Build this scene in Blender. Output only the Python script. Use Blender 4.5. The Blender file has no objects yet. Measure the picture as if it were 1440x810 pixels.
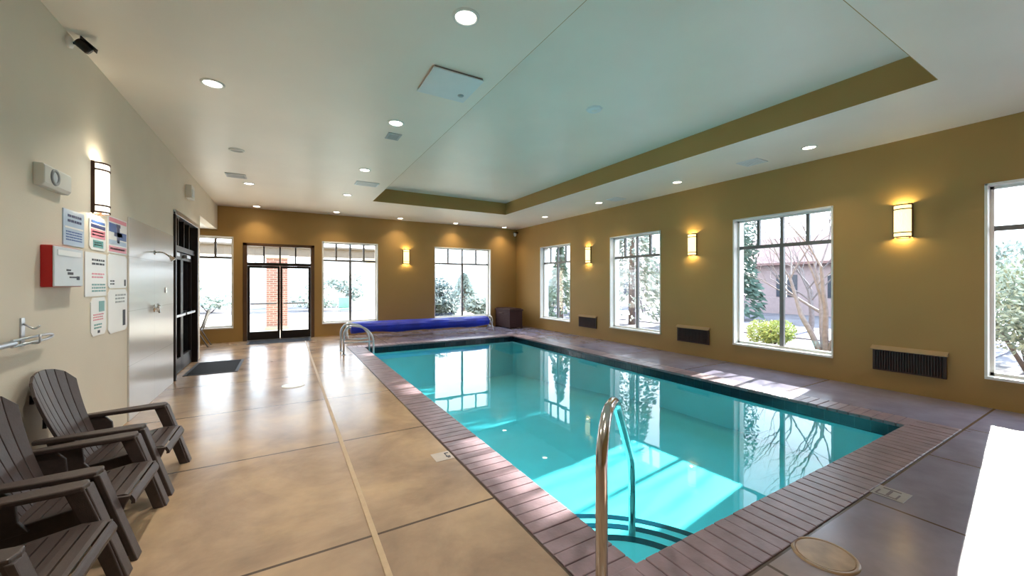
import bpy, bmesh, math, random
from mathutils import Vector, Matrix
PI = math.pi
sc = bpy.context.scene
COL = sc.collection

# ------------------------------------------------------------------ dimensions (metres)
XL, XR, YN, YF, H = -1.53, 7.60, -1.45, 12.70, 3.60      # walls, ceiling
RX0, RX1, RY0, RY1, RH = 1.88, 5.67, 1.22, 10.10, 3.94   # ceiling recess
PX0, PX1, PY0, PY1 = 1.65, 5.87, 1.49, 10.02             # pool opening
CW = 0.33                                                # coping width
WATER = -0.10
CAM_H = 1.55

# ------------------------------------------------------------------ materials
def s2l(c):
    return tuple(((v/255.0)/12.92 if v/255.0 <= .04045 else ((v/255.0+.055)/1.055)**2.4) for v in c)

def new_mat(name):
    m = bpy.data.materials.new(name); m.use_nodes = True
    nt = m.node_tree; nt.nodes.clear()
    out = nt.nodes.new('ShaderNodeOutputMaterial')
    return m, nt, out

def pmat(name, rgb, rough=.6, metal=0., var=.06, scale=6., bump=0., bscale=40., spec=.5, coat=0., stretch=None):
    """principled material with procedural noise variation (rgb in sRGB 0-255)"""
    m, nt, out = new_mat(name)
    p = nt.nodes.new('ShaderNodeBsdfPrincipled')
    nt.links.new(p.outputs[0], out.inputs[0])
    tc = nt.nodes.new('ShaderNodeTexCoord')
    src = tc.outputs['Object']
    if stretch:
        mp = nt.nodes.new('ShaderNodeMapping'); mp.inputs['Scale'].default_value = stretch
        nt.links.new(src, mp.inputs[0]); src = mp.outputs[0]
    n = nt.nodes.new('ShaderNodeTexNoise'); n.inputs['Scale'].default_value = scale; n.inputs['Detail'].default_value = 4
    nt.links.new(src, n.inputs['Vector'])
    r = nt.nodes.new('ShaderNodeValToRGB')
    c = s2l(rgb)
    r.color_ramp.elements[0].position = .3; r.color_ramp.elements[1].position = .7
    r.color_ramp.elements[0].color = (*[max(0, v*(1-var)) for v in c], 1)
    r.color_ramp.elements[1].color = (*[min(1, v*(1+var)) for v in c], 1)
    nt.links.new(n.outputs[0], r.inputs[0]); nt.links.new(r.outputs[0], p.inputs['Base Color'])
    p.inputs['Roughness'].default_value = rough; p.inputs['Metallic'].default_value = metal
    p.inputs['Specular IOR Level'].default_value = spec
    p.inputs['Coat Weight'].default_value = coat
    if bump:
        n2 = nt.nodes.new('ShaderNodeTexNoise'); n2.inputs['Scale'].default_value = bscale
        nt.links.new(src, n2.inputs['Vector'])
        b = nt.nodes.new('ShaderNodeBump'); b.inputs['Strength'].default_value = bump; b.inputs['Distance'].default_value = .01
        nt.links.new(n2.outputs[0], b.inputs['Height']); nt.links.new(b.outputs[0], p.inputs['Normal'])
    return m

def emat(name, rgb, strength, base=(240, 235, 220)):
    m, nt, out = new_mat(name)
    p = nt.nodes.new('ShaderNodeBsdfPrincipled')
    nt.links.new(p.outputs[0], out.inputs[0])
    p.inputs['Base Color'].default_value = (*s2l(base), 1)
    p.inputs['Emission Color'].default_value = (*s2l(rgb), 1)
    p.inputs['Emission Strength'].default_value = strength
    p.inputs['Roughness'].default_value = .4
    return m

def schlick(nt, f0, f1=1.0):
    lw = nt.nodes.new('ShaderNodeLayerWeight'); lw.inputs[0].default_value = .5
    pw = nt.nodes.new('ShaderNodeMath'); pw.operation = 'POWER'; pw.inputs[1].default_value = 5
    nt.links.new(lw.outputs['Facing'], pw.inputs[0])
    ma = nt.nodes.new('ShaderNodeMath'); ma.operation = 'MULTIPLY_ADD'
    ma.inputs[1].default_value = f1-f0; ma.inputs[2].default_value = f0
    nt.links.new(pw.outputs[0], ma.inputs[0])
    return ma, lw

def glass_mat(name, tint=(1, 1, 1), f0=.05, rough=0.):
    m, nt, out = new_mat(name)
    mix = nt.nodes.new('ShaderNodeMixShader'); t = nt.nodes.new('ShaderNodeBsdfTransparent'); g = nt.nodes.new('ShaderNodeBsdfGlossy')
    t.inputs[0].default_value = (*tint, 1); g.inputs['Roughness'].default_value = rough
    ma, lw = schlick(nt, f0)
    nt.links.new(ma.outputs[0], mix.inputs[0]); nt.links.new(t.outputs[0], mix.inputs[1]); nt.links.new(g.outputs[0], mix.inputs[2])
    nt.links.new(mix.outputs[0], out.inputs[0])
    return m

def water_mat():
    m, nt, out = new_mat('pool_water')
    mix = nt.nodes.new('ShaderNodeMixShader'); t = nt.nodes.new('ShaderNodeBsdfTransparent'); g = nt.nodes.new('ShaderNodeBsdfGlossy')
    t.inputs[0].default_value = (.40, .86, .92, 1); g.inputs['Roughness'].default_value = 0.015
    ma, lw = schlick(nt, .02)
    tc = nt.nodes.new('ShaderNodeTexCoord')
    n = nt.nodes.new('ShaderNodeTexNoise'); n.inputs['Scale'].default_value = 2.2; n.inputs['Detail'].default_value = 2
    nt.links.new(tc.outputs['Object'], n.inputs['Vector'])
    b = nt.nodes.new('ShaderNodeBump'); b.inputs['Strength'].default_value = .05; b.inputs['Distance'].default_value = .02
    nt.links.new(n.outputs[0], b.inputs['Height'])
    nt.links.new(b.outputs[0], g.inputs['Normal']); nt.links.new(b.outputs[0], lw.inputs['Normal'])
    nt.links.new(ma.outputs[0], mix.inputs[0]); nt.links.new(t.outputs[0], mix.inputs[1]); nt.links.new(g.outputs[0], mix.inputs[2])
    nt.links.new(mix.outputs[0], out.inputs[0])
    return m

def deck_mat():
    """polished stained concrete slab with saw-cut joints at known lines"""
    m, nt, out = new_mat('stained_concrete')
    N = nt.nodes.new; L = nt.links.new
    p = N('ShaderNodeBsdfPrincipled'); L(p.outputs[0], out.inputs[0])
    tc = N('ShaderNodeTexCoord')
    def noise(scale, det=5, rough=.55, dist=0.):
        n = N('ShaderNodeTexNoise'); n.inputs['Scale'].default_value = scale; n.inputs['Detail'].default_value = det
        n.inputs['Roughness'].default_value = rough; n.inputs['Distortion'].default_value = dist
        L(tc.outputs['Object'], n.inputs['Vector']); return n
    a = noise(.9, 6, .6, .6); b_ = noise(3.0, 7, .6, .2); c_ = noise(30, 3)
    r = N('ShaderNodeValToRGB'); e = r.color_ramp.elements
    e[0].position = .33; e[0].color = (*s2l((146, 122, 102)), 1)
    e[1].position = .66; e[1].color = (*s2l((192, 163, 128)), 1)
    x = e.new(.5); x.color = (*s2l((172, 146, 120)), 1)
    L(a.outputs[0], r.inputs[0])
    r2 = N('ShaderNodeValToRGB'); r2.color_ramp.elements[0].position = .28; r2.color_ramp.elements[0].color = (.68, .67, .69, 1)
    r2.color_ramp.elements[1].position = .72; r2.color_ramp.elements[1].color = (1.06, 1.05, 1.04, 1)
    L(b_.outputs[0], r2.inputs[0])
    # cool cast of the light painted in as slate towards the right, tan left
    sx = N('ShaderNodeSeparateXYZ'); L(tc.outputs['Object'], sx.inputs[0])
    st = N('ShaderNodeMath'); st.operation = 'MULTIPLY_ADD'; st.inputs[1].default_value = 1.6; L(noise(.7, 1, .4).outputs[0], st.inputs[0]); L(sx.outputs[0], st.inputs[2])
    sr = N('ShaderNodeMapRange'); sr.inputs['From Min'].default_value = 1.6; sr.inputs['From Max'].default_value = 4.4; sr.interpolation_type = 'SMOOTHSTEP'
    L(st.outputs[0], sr.inputs[0])
    ms = N('ShaderNodeMix'); ms.data_type = 'RGBA'; L(sr.outputs[0], ms.inputs[0]); L(r.outputs[0], ms.inputs[6]); ms.inputs[7].default_value = (*s2l((134, 130, 150)), 1)
    mu = N('ShaderNodeMix'); mu.data_type = 'RGBA'; mu.blend_type = 'MULTIPLY'; mu.inputs[0].default_value = .75
    L(ms.outputs[2], mu.inputs[6]); L(r2.outputs[0], mu.inputs[7])
    # joints
    sep = N('ShaderNodeSeparateXYZ'); L(tc.outputs['Object'], sep.inputs[0])
    def math_(op, v0, v1=None):
        q = N('ShaderNodeMath'); q.operation = op
        for i, v in enumerate((v0, v1)):
            if v is None: continue
            if isinstance(v, (int, float)): q.inputs[i].default_value = v
            else: L(v, q.inputs[i])
        return q.outputs[0]
    def line(axis, pos, w=.010):
        return math_('LESS_THAN', math_('ABSOLUTE', math_('SUBTRACT', sep.outputs[axis], pos)), w)
    def rng(axis, lo, hi):
        return math_('MULTIPLY', math_('GREATER_THAN', sep.outputs[axis], lo), math_('LESS_THAN', sep.outputs[axis], hi))
    def mx(l):
        o = l[0]
        for q in l[1:]: o = math_('MAXIMUM', o, q)
        return o
    left = math_('MULTIPLY', mx([line(1, y) for y in (.83, 2.5, 4.15, 5.78, 7.45, 9.1, 10.75, 12.0)]), math_('LESS_THAN', sep.outputs[0], PX0-CW))
    near = math_('MULTIPLY', mx([line(0, x) for x in (-.9, 2.3, 3.62, 5.05, 6.3)]), math_('LESS_THAN', sep.outputs[1], PY0-CW))
    right = math_('MULTIPLY', mx([line(1, y) for y in (2.85, 4.5, 6.15, 7.8, 9.45, 11.0)]), math_('GREATER_THAN', sep.outputs[0], PX1+CW))
    far = math_('MULTIPLY', mx([line(0, x) for x in (2.3, 3.62, 5.05, 6.3)]), math_('GREATER_THAN', sep.outputs[1], PY1+CW))
    edge = mx([math_('MULTIPLY', line(1, PY0-CW-.006), rng(0, .5, 7.7)), math_('MULTIPLY', line(0, PX0-CW-.006), rng(1, -2, 10.4)), math_('MULTIPLY', line(0, PX1+CW+.006), rng(1, 1.1, 10.4))])
    j = mx([left, near, right, far, edge])
    mj = N('ShaderNodeMix'); mj.data_type = 'RGBA'; L(j, mj.inputs[0]); L(mu.outputs[2], mj.inputs[6]); mj.inputs[7].default_value = (*s2l((84, 70, 60)), 1)
    L(mj.outputs[2], p.inputs['Base Color'])
    rr = N('ShaderNodeMapRange'); rr.inputs['From Min'].default_value = .3; rr.inputs['From Max'].default_value = .7
    rr.inputs['To Min'].default_value = .18; rr.inputs['To Max'].default_value = .25
    L(b_.outputs[0], rr.inputs[0]); L(rr.outputs[0], p.inputs['Roughness'])
    bu = N('ShaderNodeBump'); bu.inputs['Strength'].default_value = .22; bu.inputs['Distance'].default_value = .006
    h = math_('SUBTRACT', math_('MULTIPLY', b_.outputs[0], .6), j)
    L(h, bu.inputs['Height']); L(bu.outputs[0], p.inputs['Normal'])
    p.inputs['Specular IOR Level'].default_value = .5
    return m

def tile_mat(name, rgb, grout, size, rough=.25, gap=.03, offset=0., var=.1):
    m, nt, out = new_mat(name)
    p = nt.nodes.new('ShaderNodeBsdfPrincipled'); nt.links.new(p.outputs[0], out.inputs[0])
    tc = nt.nodes.new('ShaderNodeTexCoord')
    mp = nt.nodes.new('ShaderNodeMapping'); nt.links.new(tc.outputs['UV'], mp.inputs[0])
    b = nt.nodes.new('ShaderNodeTexBrick'); b.offset = offset
    b.inputs['Scale'].default_value = 1.0
    b.inputs['Brick Width'].default_value = size[0]; b.inputs['Row Height'].default_value = size[1]
    b.inputs['Mortar Size'].default_value = gap; b.inputs['Mortar Smooth'].default_value = .1
    c = s2l(rgb)
    b.inputs['Color1'].default_value = (*[v*(1-var) for v in c], 1); b.inputs['Color2'].default_value = (*[min(1, v*(1+var)) for v in c], 1)
    b.inputs['Mortar'].default_value = (*s2l(grout), 1)
    nt.links.new(mp.outputs[0], b.inputs['Vector']); nt.links.new(b.outputs[0], p.inputs['Base Color'])
    p.inputs['Roughness'].default_value = rough
    return m

M = {}
M['wall'] = pmat('tan_wall_paint', (170, 136, 80), .62, var=.03, scale=1.5, bump=.12, bscale=120)
M['greige'] = pmat('greige_wall_tone', (226, 217, 200), .6, var=.03, scale=1.5, bump=.12, bscale=120)  # left wall base colour, paler and greyer than the other walls
M['ceil'] = pmat('cream_ceiling_paint', (238, 228, 216), .40, var=.025, scale=1.2, bump=.06, bscale=90)
M['deck'] = deck_mat()
M['white'] = pmat('white_trim', (232, 230, 224), .4, var=.02)
M['bronze'] = pmat('grey_bronze_aluminium', (118, 116, 116), .45, metal=.2, var=.05)
M['darkframe'] = pmat('dark_bronze_door', (34, 27, 24), .38, metal=.2, var=.1)
M['brownframe'] = pmat('brown_door_frame', (88, 62, 40), .45, var=.1)
M['glass'] = glass_mat('window_glass', (.97, .985, .98), .04)
M['darkglass'] = pmat('dark_tinted_glass', (14, 15, 20), .04, var=.05, spec=.8)
M['water'] = water_mat()
M['plaster'] = pmat('pool_plaster', (172, 234, 240), .6, var=.04, scale=2.5)
M['navytile'] = tile_mat('navy_waterline_tile', (16, 30, 44), (40, 56, 66), (.15, .15), .15, .004)
M['steptile'] = pmat('dark_step_edge_tile', (16, 58, 74), .3, var=.2, scale=30)
M['brick'] = pmat('plum_coping_brick', (132, 112, 118), .38, var=.22, scale=7, bump=.15, bscale=60)
M['mortar'] = pmat('coping_mortar', (104, 90, 94), .7)
M['steel'] = pmat('polished_stainless', (205, 200, 195), .16, metal=1., var=.03)
M['dullsteel'] = pmat('brushed_steel', (200, 205, 212), .32, metal=.9, var=.04)
M['chair'] = pmat('brown_resin', (66, 55, 52), .42, var=.14, scale=14, stretch=(3, 1, 3), bump=.08, bscale=70)
M['chairback'] = pmat('brown_resin_slat', (72, 60, 58), .42, var=.14, scale=14, bump=.08, bscale=70)
M['blue'] = pmat('blue_cover_vinyl', (22, 52, 196), .42, var=.25, scale=3, bump=.3, bscale=6)
M['mat'] = pmat('black_rubber_mat', (22, 23, 28), .75, var=.2, scale=60, bump=.4, bscale=150)
M['matedge'] = pmat('grey_mat_edge', (40, 42, 48), .6, var=.1)
M['wicker'] = pmat('dark_brown_wicker', (52, 16, 10), .8, var=.35, scale=40, stretch=(1, 1, 4), bump=.5, bscale=60)
M['red'] = pmat('red_enamel', (176, 18, 20), .35, var=.05)
M['palegrey'] = pmat('pale_grey_plastic', (205, 214, 222), .35, var=.03)
M['offwhite'] = pmat('off_white_plastic', (224, 224, 218), .4, var=.02)
M['greyring'] = pmat('mid_grey_plastic', (150, 156, 160), .4, var=.03)
M['black'] = pmat('black_plastic', (14, 13, 13), .35, var=.1)
M['darkink'] = pmat('dark_ink', (52, 58, 72), .6, var=.1)
M['paper'] = pmat('white_sign', (236, 238, 240), .35, var=.01)
M['bluepaper'] = pmat('light_blue_sign', (176, 200, 226), .35, var=.03)
M['midblue'] = pmat('blue_print', (62, 100, 168), .4, var=.08)
M['navy'] = pmat('navy_print', (30, 48, 104), .4, var=.08)
M['pink'] = pmat('pink_print', (226, 140, 158), .4, var=.08)
M['teal'] = pmat('teal_print', (84, 158, 160), .4, var=.08)
M['panel'] = tile_mat('white_shower_tile', (216, 214, 212), (196, 194, 190), (1.0, .62), .22, .004, .0, .015)
M['vent'] = pmat('dark_brown_grille', (58, 34, 26), .5, var=.15)
M['venttop'] = pmat('tan_vent_hood', (150, 126, 96), .5, var=.05)
M['ventwhite'] = pmat('white_diffuser', (222, 226, 228), .45, var=.02)
M['ventgrey'] = pmat('grey_diffuser', (186, 188, 190), .5, var=.04)
M['trench'] = pmat('sand_drain_channel', (178, 152, 120), .5, var=.06, scale=20)
M['lid'] = pmat('white_skimmer_lid', (246, 244, 240), .35, var=.02)
M['goldlid'] = pmat('tan_skimmer_lid', (150, 122, 92), .35, var=.3, scale=9)
M['marker'] = pmat('pale_marker_tile', (184, 170, 158), .35, var=.05)
M['markergrey'] = pmat('grey_marker_tile', (150, 144, 144), .35, var=.05)
M['lens'] = emat('lit_lens', (255, 240, 214), 9)
M['lenscool'] = emat('lit_lens_cool', (255, 248, 236), 9)
M['shade'] = emat('lit_alabaster', (255, 226, 150), 1.15, (245, 232, 200))
M['shadewhite'] = emat('lit_alabaster_pale', (255, 244, 226), 1.25, (245, 238, 225))
M['sconcemetal'] = pmat('rust_bronze_metal', (74, 48, 34), .45, metal=.4, var=.1)
M['brickwall'] = tile_mat('red_brick', (158, 112, 104), (176, 168, 160), (.22, .075), .8, .012, .5, .2)
M['patio'] = pmat('taupe_beam', (122, 116, 108), .7, var=.06)
M['ground'] = pmat('pale_gravel', (96, 92, 98), .9, var=.3, scale=1.1)
M['road'] = pmat('lavender_asphalt', (104, 99, 112), .9, var=.06, scale=2)
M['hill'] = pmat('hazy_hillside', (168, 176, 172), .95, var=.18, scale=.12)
M['bark'] = pmat('grey_bark', (120, 112, 112), .85, var=.2, scale=14)
def leaf(name, rgb, var=.35): return pmat(name, rgb, .7, var=var, scale=3.5, spec=.2)
M['evergreen'] = leaf('evergreen_leaf', (84, 104, 94)); M['sage'] = leaf('sage_leaf', (140, 152, 138)); M['yellowgreen'] = leaf('yellow_green_leaf', (150, 164, 96))
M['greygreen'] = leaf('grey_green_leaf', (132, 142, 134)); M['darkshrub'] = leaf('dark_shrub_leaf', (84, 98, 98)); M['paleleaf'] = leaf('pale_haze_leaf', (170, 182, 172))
M['house'] = pmat('mauve_stucco', (150, 132, 132), .8, var=.06); M['roofred'] = pmat('dull_red_roof', (128, 98, 94), .8, var=.15)
M['beige'] = pmat('beige_stucco', (212, 200, 180), .8, var=.05)
M['fabricgreen'] = pmat('sea_green_cushion', (120, 160, 148), .7, var=.1)
M['housedark'] = pmat('dark_window', (50, 54, 66), .2)

# ------------------------------------------------------------------ mesh helper
class MB:
    def __init__(s): s.v = []; s.f = []; s.sm = []; s.mi = []
    def add(s, vs, fs, smooth=False, mi=0):
        o = len(s.v); s.v += [tuple(p) for p in vs]
        for f in fs: s.f.append(tuple(i+o for i in f)); s.sm.append(smooth); s.mi.append(mi)
        return s
    def box(s, x0, x1, y0, y1, z0, z1, mi=0, M4=None):
        vs = [Vector((x, y, z)) for x in (x0, x1) for y in (y0, y1) for z in (z0, z1)]
        if M4: vs = [M4 @ p for p in vs]
        return s.add(vs, [(0, 1, 3, 2), (4, 6, 7, 5), (0, 4, 5, 1), (2, 3, 7, 6), (0, 2, 6, 4), (1, 5, 7, 3)], False, mi)
    def tube(s, pts, r, n=10, cap=True, mi=0):
        pts = [Vector(p) for p in pts]; rs = r if isinstance(r, (list, tuple)) else [r]*len(pts)
        rings = []; up = None
        for i, p in enumerate(pts):
            d = (pts[min(i+1, len(pts)-1)]-pts[max(i-1, 0)]).normalized()
            if up is None:
                up = Vector((0, 0, 1)) if abs(d.z) < .9 else Vector((1, 0, 0))
            a = d.cross(up)
            if a.length < 1e-4: a = d.cross(Vector((0, 1, 0)))
            a.normalize(); b = a.cross(d).normalized(); up = b
            rings.append([p+(a*math.cos(2*PI*k/n)+b*math.sin(2*PI*k/n))*rs[i] for k in range(n)])
        vs = [q for R_ in rings for q in R_]; fs = []
        for i in range(len(pts)-1):
            for k in range(n):
                fs.append((i*n+k, (i+1)*n+k, (i+1)*n+(k+1) % n, i*n+(k+1) % n))
        s.add(vs, fs, True, mi)
        if cap:
            o = len(s.v)-len(vs)
            s.f.append(tuple(o+k for k in range(n))); s.sm.append(False); s.mi.append(mi)
            s.f.append(tuple(o+(len(pts)-1)*n+k for k in reversed(range(n)))); s.sm.append(False); s.mi.append(mi)
        return s
    def lathe(s, prof, n=24, M4=None, a0=0., a1=2*PI, smooth=True, mi=0):
        full = abs(a1-a0-2*PI) < 1e-6; m = n if full else n+1
        vs = []
        for r, z in prof:
            for k in range(m):
                a = a0+(a1-a0)*k/n; vs.append(Vector((r*math.cos(a), r*math.sin(a), z)))
        if M4: vs = [M4 @ p for p in vs]
        fs = []
        for i in range(len(prof)-1):
            for k in range(n):
                k2 = (k+1) % m
                fs.append((i*m+k, i*m+k2, (i+1)*m+k2, (i+1)*m+k))
        return s.add(vs, fs, smooth, mi)
    def prism(s, poly, t0, t1, fn, smooth=False, mi=0):
        """2-D polygon extruded from t0 to t1; fn(u, v, t) -> 3-D point"""
        n = len(poly)
        vs = [fn(u, v, t0) for u, v in poly]+[fn(u, v, t1) for u, v in poly]
        fs = [tuple(range(n)), tuple(reversed(range(n, 2*n)))]
        s.add(vs, fs, False, mi)
        o = len(s.v)-2*n
        for k in range(n):
            s.f.append((o+k, o+n+k, o+n+(k+1) % n, o+(k+1) % n)); s.sm.append(smooth); s.mi.append(mi)
        return s
    def build(s, name, mat, parent=None, bevel=0., loc=None, uv=False, seg=2):
        me = bpy.data.meshes.new(name); me.from_pydata(s.v, [], s.f)
        for mm in (mat if isinstance(mat, (list, tuple)) else [mat]): me.materials.append(mm)
        me.polygons.foreach_set('use_smooth', s.sm); me.polygons.foreach_set('material_index', s.mi)
        bm = bmesh.new(); bm.from_mesh(me); bmesh.ops.recalc_face_normals(bm, faces=bm.faces)
        if uv:
            l = bm.loops.layers.uv.new('UVMap')
            for f in bm.faces:
                nx, ny, nz = (abs(c) for c in f.normal)
                for lp in f.loops:
                    c = lp.vert.co
                    lp[l].uv = (c.x, c.y) if nz >= max(nx, ny) else ((c.y, c.z) if nx >= ny else (c.x, c.z))
        bm.to_mesh(me); bm.free(); me.update()
        o = bpy.data.objects.new(name, me); COL.objects.link(o)
        if bevel:
            b = o.modifiers.new('bevel', 'BEVEL'); b.width = bevel; b.segments = seg; b.limit_method = 'ANGLE'; b.angle_limit = .6
        if parent: o.parent = parent
        if loc: o.location = loc
        return o

def tag(o, label, cat, group=None, kind=None):
    o['label'] = label; o['category'] = cat
    if group: o['group'] = group
    if kind: o['kind'] = kind
    return o

def empty(name, loc, label, cat, group=None, kind=None, rz=0.):
    o = bpy.data.objects.new(name, None); o.empty_display_size = .1; COL.objects.link(o)
    o.location = loc; o.rotation_euler = (0, 0, rz)
    return tag(o, label, cat, group, kind)

def copy_thing(o, loc, label, rz=None, parent=None):
    c = o.copy(); COL.objects.link(c)
    if parent: c.parent = parent
    else:
        c.location = loc; c['label'] = label
        if rz is not None: c.rotation_euler = (0, 0, rz)
    for ch in list(o.children): copy_thing(ch, None, None, None, c)
    return c

def structure(name, mb, mat, label, cat, **k):
    o = mb.build(name, mat, **k); return tag(o, label, cat, None, 'structure')

def holes2d(u0, u1, v0, v1, holes):
    us = sorted({u0, u1, *[h[0] for h in holes], *[h[1] for h in holes]}); vs = sorted({v0, v1, *[h[2] for h in holes], *[h[3] for h in holes]})
    us = [u for u in us if u0 <= u <= u1]; vs = [v for v in vs if v0 <= v <= v1]
    for i in range(len(us)-1):
        run = None
        for j in range(len(vs)-1):
            um, vm = (us[i]+us[i+1])/2, (vs[j]+vs[j+1])/2
            solid = not any(h[0] < um < h[1] and h[2] < vm < h[3] for h in holes)
            if solid: run = (run[0], vs[j+1]) if run else (vs[j], vs[j+1])
            if (not solid or j == len(vs)-2) and run:
                yield us[i], us[i+1], run[0], run[1]; run = None

# ------------------------------------------------------------------ room shell
WZ0, WZ1 = .37, 2.80
RW = [(9.46, 11.09), (6.12, 7.76), (2.80, 4.41), (-.40, 1.23)]              # right wall windows (y0, y1)
FW = [(-2.78, -1.19), (.94, 2.52), (4.37, 6.50)]                            # far wall windows (x0, x1)
FD = (-.96, .72, 0., 2.64)                                                  # double door
LD = (8.06, 9.88, 0., 2.70)                                                 # left wall door
AX, AY, AH = -4.2, 10.26, 2.97                                              # alcove
T = .32

f = MB()
for a in holes2d(AX-.3, XR+.3, YN-.3, YF+.3, [(PX0, PX1, PY0, PY1)]): f.box(*a, -.14 if False else -.1, 0)
structure('floor', f, M['deck'], 'brown stained and polished concrete pool deck with saw-cut joints', 'floor')

w = MB()
for a in holes2d(YN, YF+.3, 0, H+.5, [(y0, y1, WZ0, WZ1) for y0, y1 in RW]): w.box(XR, XR+T, *a)
structure('wall_right', w, M['wall'], 'golden tan wall on the right with four large windows', 'wall')
w = MB()
for a in holes2d(AX-.3, XR, 0, H+.5, [(x0, x1, WZ0, WZ1) for x0, x1 in FW]+[FD]): w.box(a[0], a[1], YF, YF+T, a[2], a[3])
structure('wall_far', w, M['wall'], 'tan end wall with double glass door and windows', 'wall')
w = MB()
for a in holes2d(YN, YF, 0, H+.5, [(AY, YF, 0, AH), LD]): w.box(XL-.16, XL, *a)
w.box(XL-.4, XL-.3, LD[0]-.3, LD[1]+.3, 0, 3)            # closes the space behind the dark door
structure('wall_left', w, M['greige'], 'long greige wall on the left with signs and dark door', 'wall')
w = MB().box(AX-.3, XR+.3, YN-.3, YN, 0, H+.5)
structure('wall_near', w, M['wall'], 'tan end wall behind the camera', 'wall')
w = MB().box(AX-.3, AX, AY-.3, YF, 0, AH+.2).box(AX, XL-.16, AY-.12, AY, 0, AH+.2)
structure('wall_alcove', w, M['wall'], 'tan walls of the side alcove beyond the dark door', 'wall')
c = MB().box(AX-.3, XL-.16, AY-.12, YF, AH, AH+.1)
structure('ceiling_alcove', c, M['white'], 'bright white lowered ceiling of the side alcove', 'ceiling')
c = MB()
for a in holes2d(XL-.2, XR, YN, YF, [(RX0, RX1, RY0, RY1)]): c.box(*a, H, RH)
c.box(RX0-.1, RX1+.1, RY0-.1, RY1+.1, RH, RH+.1)
c.box(AX-.3, XR+.3, YN-.3, YF+.3, RH+.1, RH+.2)
c2 = MB()
structure('ceiling', c, M['ceil'], 'cream ceiling with a long raised recess above the pool', 'ceiling')
for (x0, x1, y0, y1) in ((RX0-.002, RX0+.006, RY0, RY1), (RX1-.006, RX1+.002, RY0, RY1), (RX0, RX1, RY0-.002, RY0+.006), (RX0, RX1, RY1-.006, RY1+.002)):
    c2.box(x0, x1, y0, y1, H+.001, RH)
structure('trim_1', c2, M['wall'], 'tan painted upright faces of the ceiling recess', 'ceiling trim')

# ------------------------------------------------------------------ windows and doors
def frame_window(n, axis, u0, u1, plane, label, cols=4):
    """axis 'x': right wall (u = y); axis 'y': far wall (u = x); glass sits .14 out from the room face"""
    root = empty('window_%d' % n, (0, 0, 0), label, 'window', None, 'structure')
    def bx(mb, a0, a1, d0, d1, z0, z1):
        if axis == 'x': mb.box(plane+d0, plane+d1, a0, a1, z0, z1)
        else: mb.box(a0, a1, plane+d0, plane+d1, z0, z1)
    z0, z1, zt = WZ0, WZ1, 2.245
    k = MB()                                              # white casing lining the reveal
    bx(k, u0-.003, u0+.022, -.012, T+.006, z0, z1); bx(k, u1-.022, u1+.004, -.012, T+.006, z0, z1)
    bx(k, u0, u1, -.012, T+.006, z1-.022, z1+.004); bx(k, u0, u1, -.03, T+.006, z0-.012, z0+.022)
    bx(k, u0+.02, u0+.055, .12, .18, z0, z1); bx(k, u1-.055, u1-.02, .12, .18, z0, z1)
    bx(k, u0+.02, u1-.02, .12, .18, z0+.02, z0+.06); bx(k, u0+.02, u1-.02, .12, .18, z1-.055, z1-.02)
    k.build('casing', M['white'], root)
    q = MB(); um = (u0+u1)/2
    bx(q, u0+.055, u1-.055, .115, .175, zt-.030, zt+.030); bx(q, um-.032, um+.032, .115, .175, z0+.06, zt-.030)
    q.build('mullion', M['bronze'], root)
    q = MB()
    for i in range(1, cols):
        u = u0+(u1-u0)*i/cols; bx(q, u-.025, u+.025, .118, .172, zt+.030, z1-.055)
    q.build('muntin', M['bronze'], root)
    us = [u0+.055]+[u0+(u1-u0)*i/cols for i in range(1, cols)]+[u1-.055]
    for i in range(cols):
        g = MB(); bx(g, us[i]+.012, us[i+1]-.012, .143, .147, zt+.012, z1-.045); g.build('pane', M['glass'], root)
    for a, b in ((u0+.045, um-.014), (um+.014, u1-.045)):
        g = MB(); bx(g, a, b, .143, .147, z0+.05, zt-.012); g.build('pane', M['glass'], root)
    return root
frame_window(1, 'y', *FW[0], YF, 'tall window in the alcove left of the double door')
frame_window(2, 'y', *FW[1], YF, 'tall window just right of the double door')
frame_window(3, 'y', *FW[2], YF, 'wide window above the right end of the blue cover roll')
frame_window(4, 'x', *RW[0], XR, 'right wall window nearest the far corner')
frame_window(5, 'x', *RW[1], XR, 'right wall window second from the far corner')
frame_window(6, 'x', *RW[2], XR, 'right wall window with a bare tree and yellow-green bush behind')
frame_window(7, 'x', *RW[3], XR, 'window cut by the right edge of the photo')

# far double door
d = empty('door_1', (0, YF, 0), 'dark double glass door with transom in the end wall', 'door', None, 'structure')
x0, x1, _, zt = FD; xm = (x0+x1)/2; zb = 2.08
k = MB()
k.box(x0-.02, x0+.075, -.02, .16, 0, zt+.02).box(x1-.075, x1+.02, -.02, .16, 0, zt+.02).box(x0-.02, x1+.02, -.02, .16, zt-.06, zt+.02)
k.build('door_frame', M['brownframe'], d, .006)
k = MB().box(x0+.075, x1-.075, .03, .13, zb-.03, zb+.05)
for i in (1, 2, 3):
    u = x0+.075+(x1-x0-.15)*i/4; k.box(u-.018, u+.018, .04, .12, zb+.05, zt-.06)
k.build('transom_bar', M['darkframe'], d)
for i in range(4):
    a = x0+.075+(x1-x0-.15)*i/4; b = a+(x1-x0-.15)/4
    MB().box(a+.01, b-.01, .083, .087, zb+.04, zt-.05).build('transom_pane', M['glass'], d)
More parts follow.
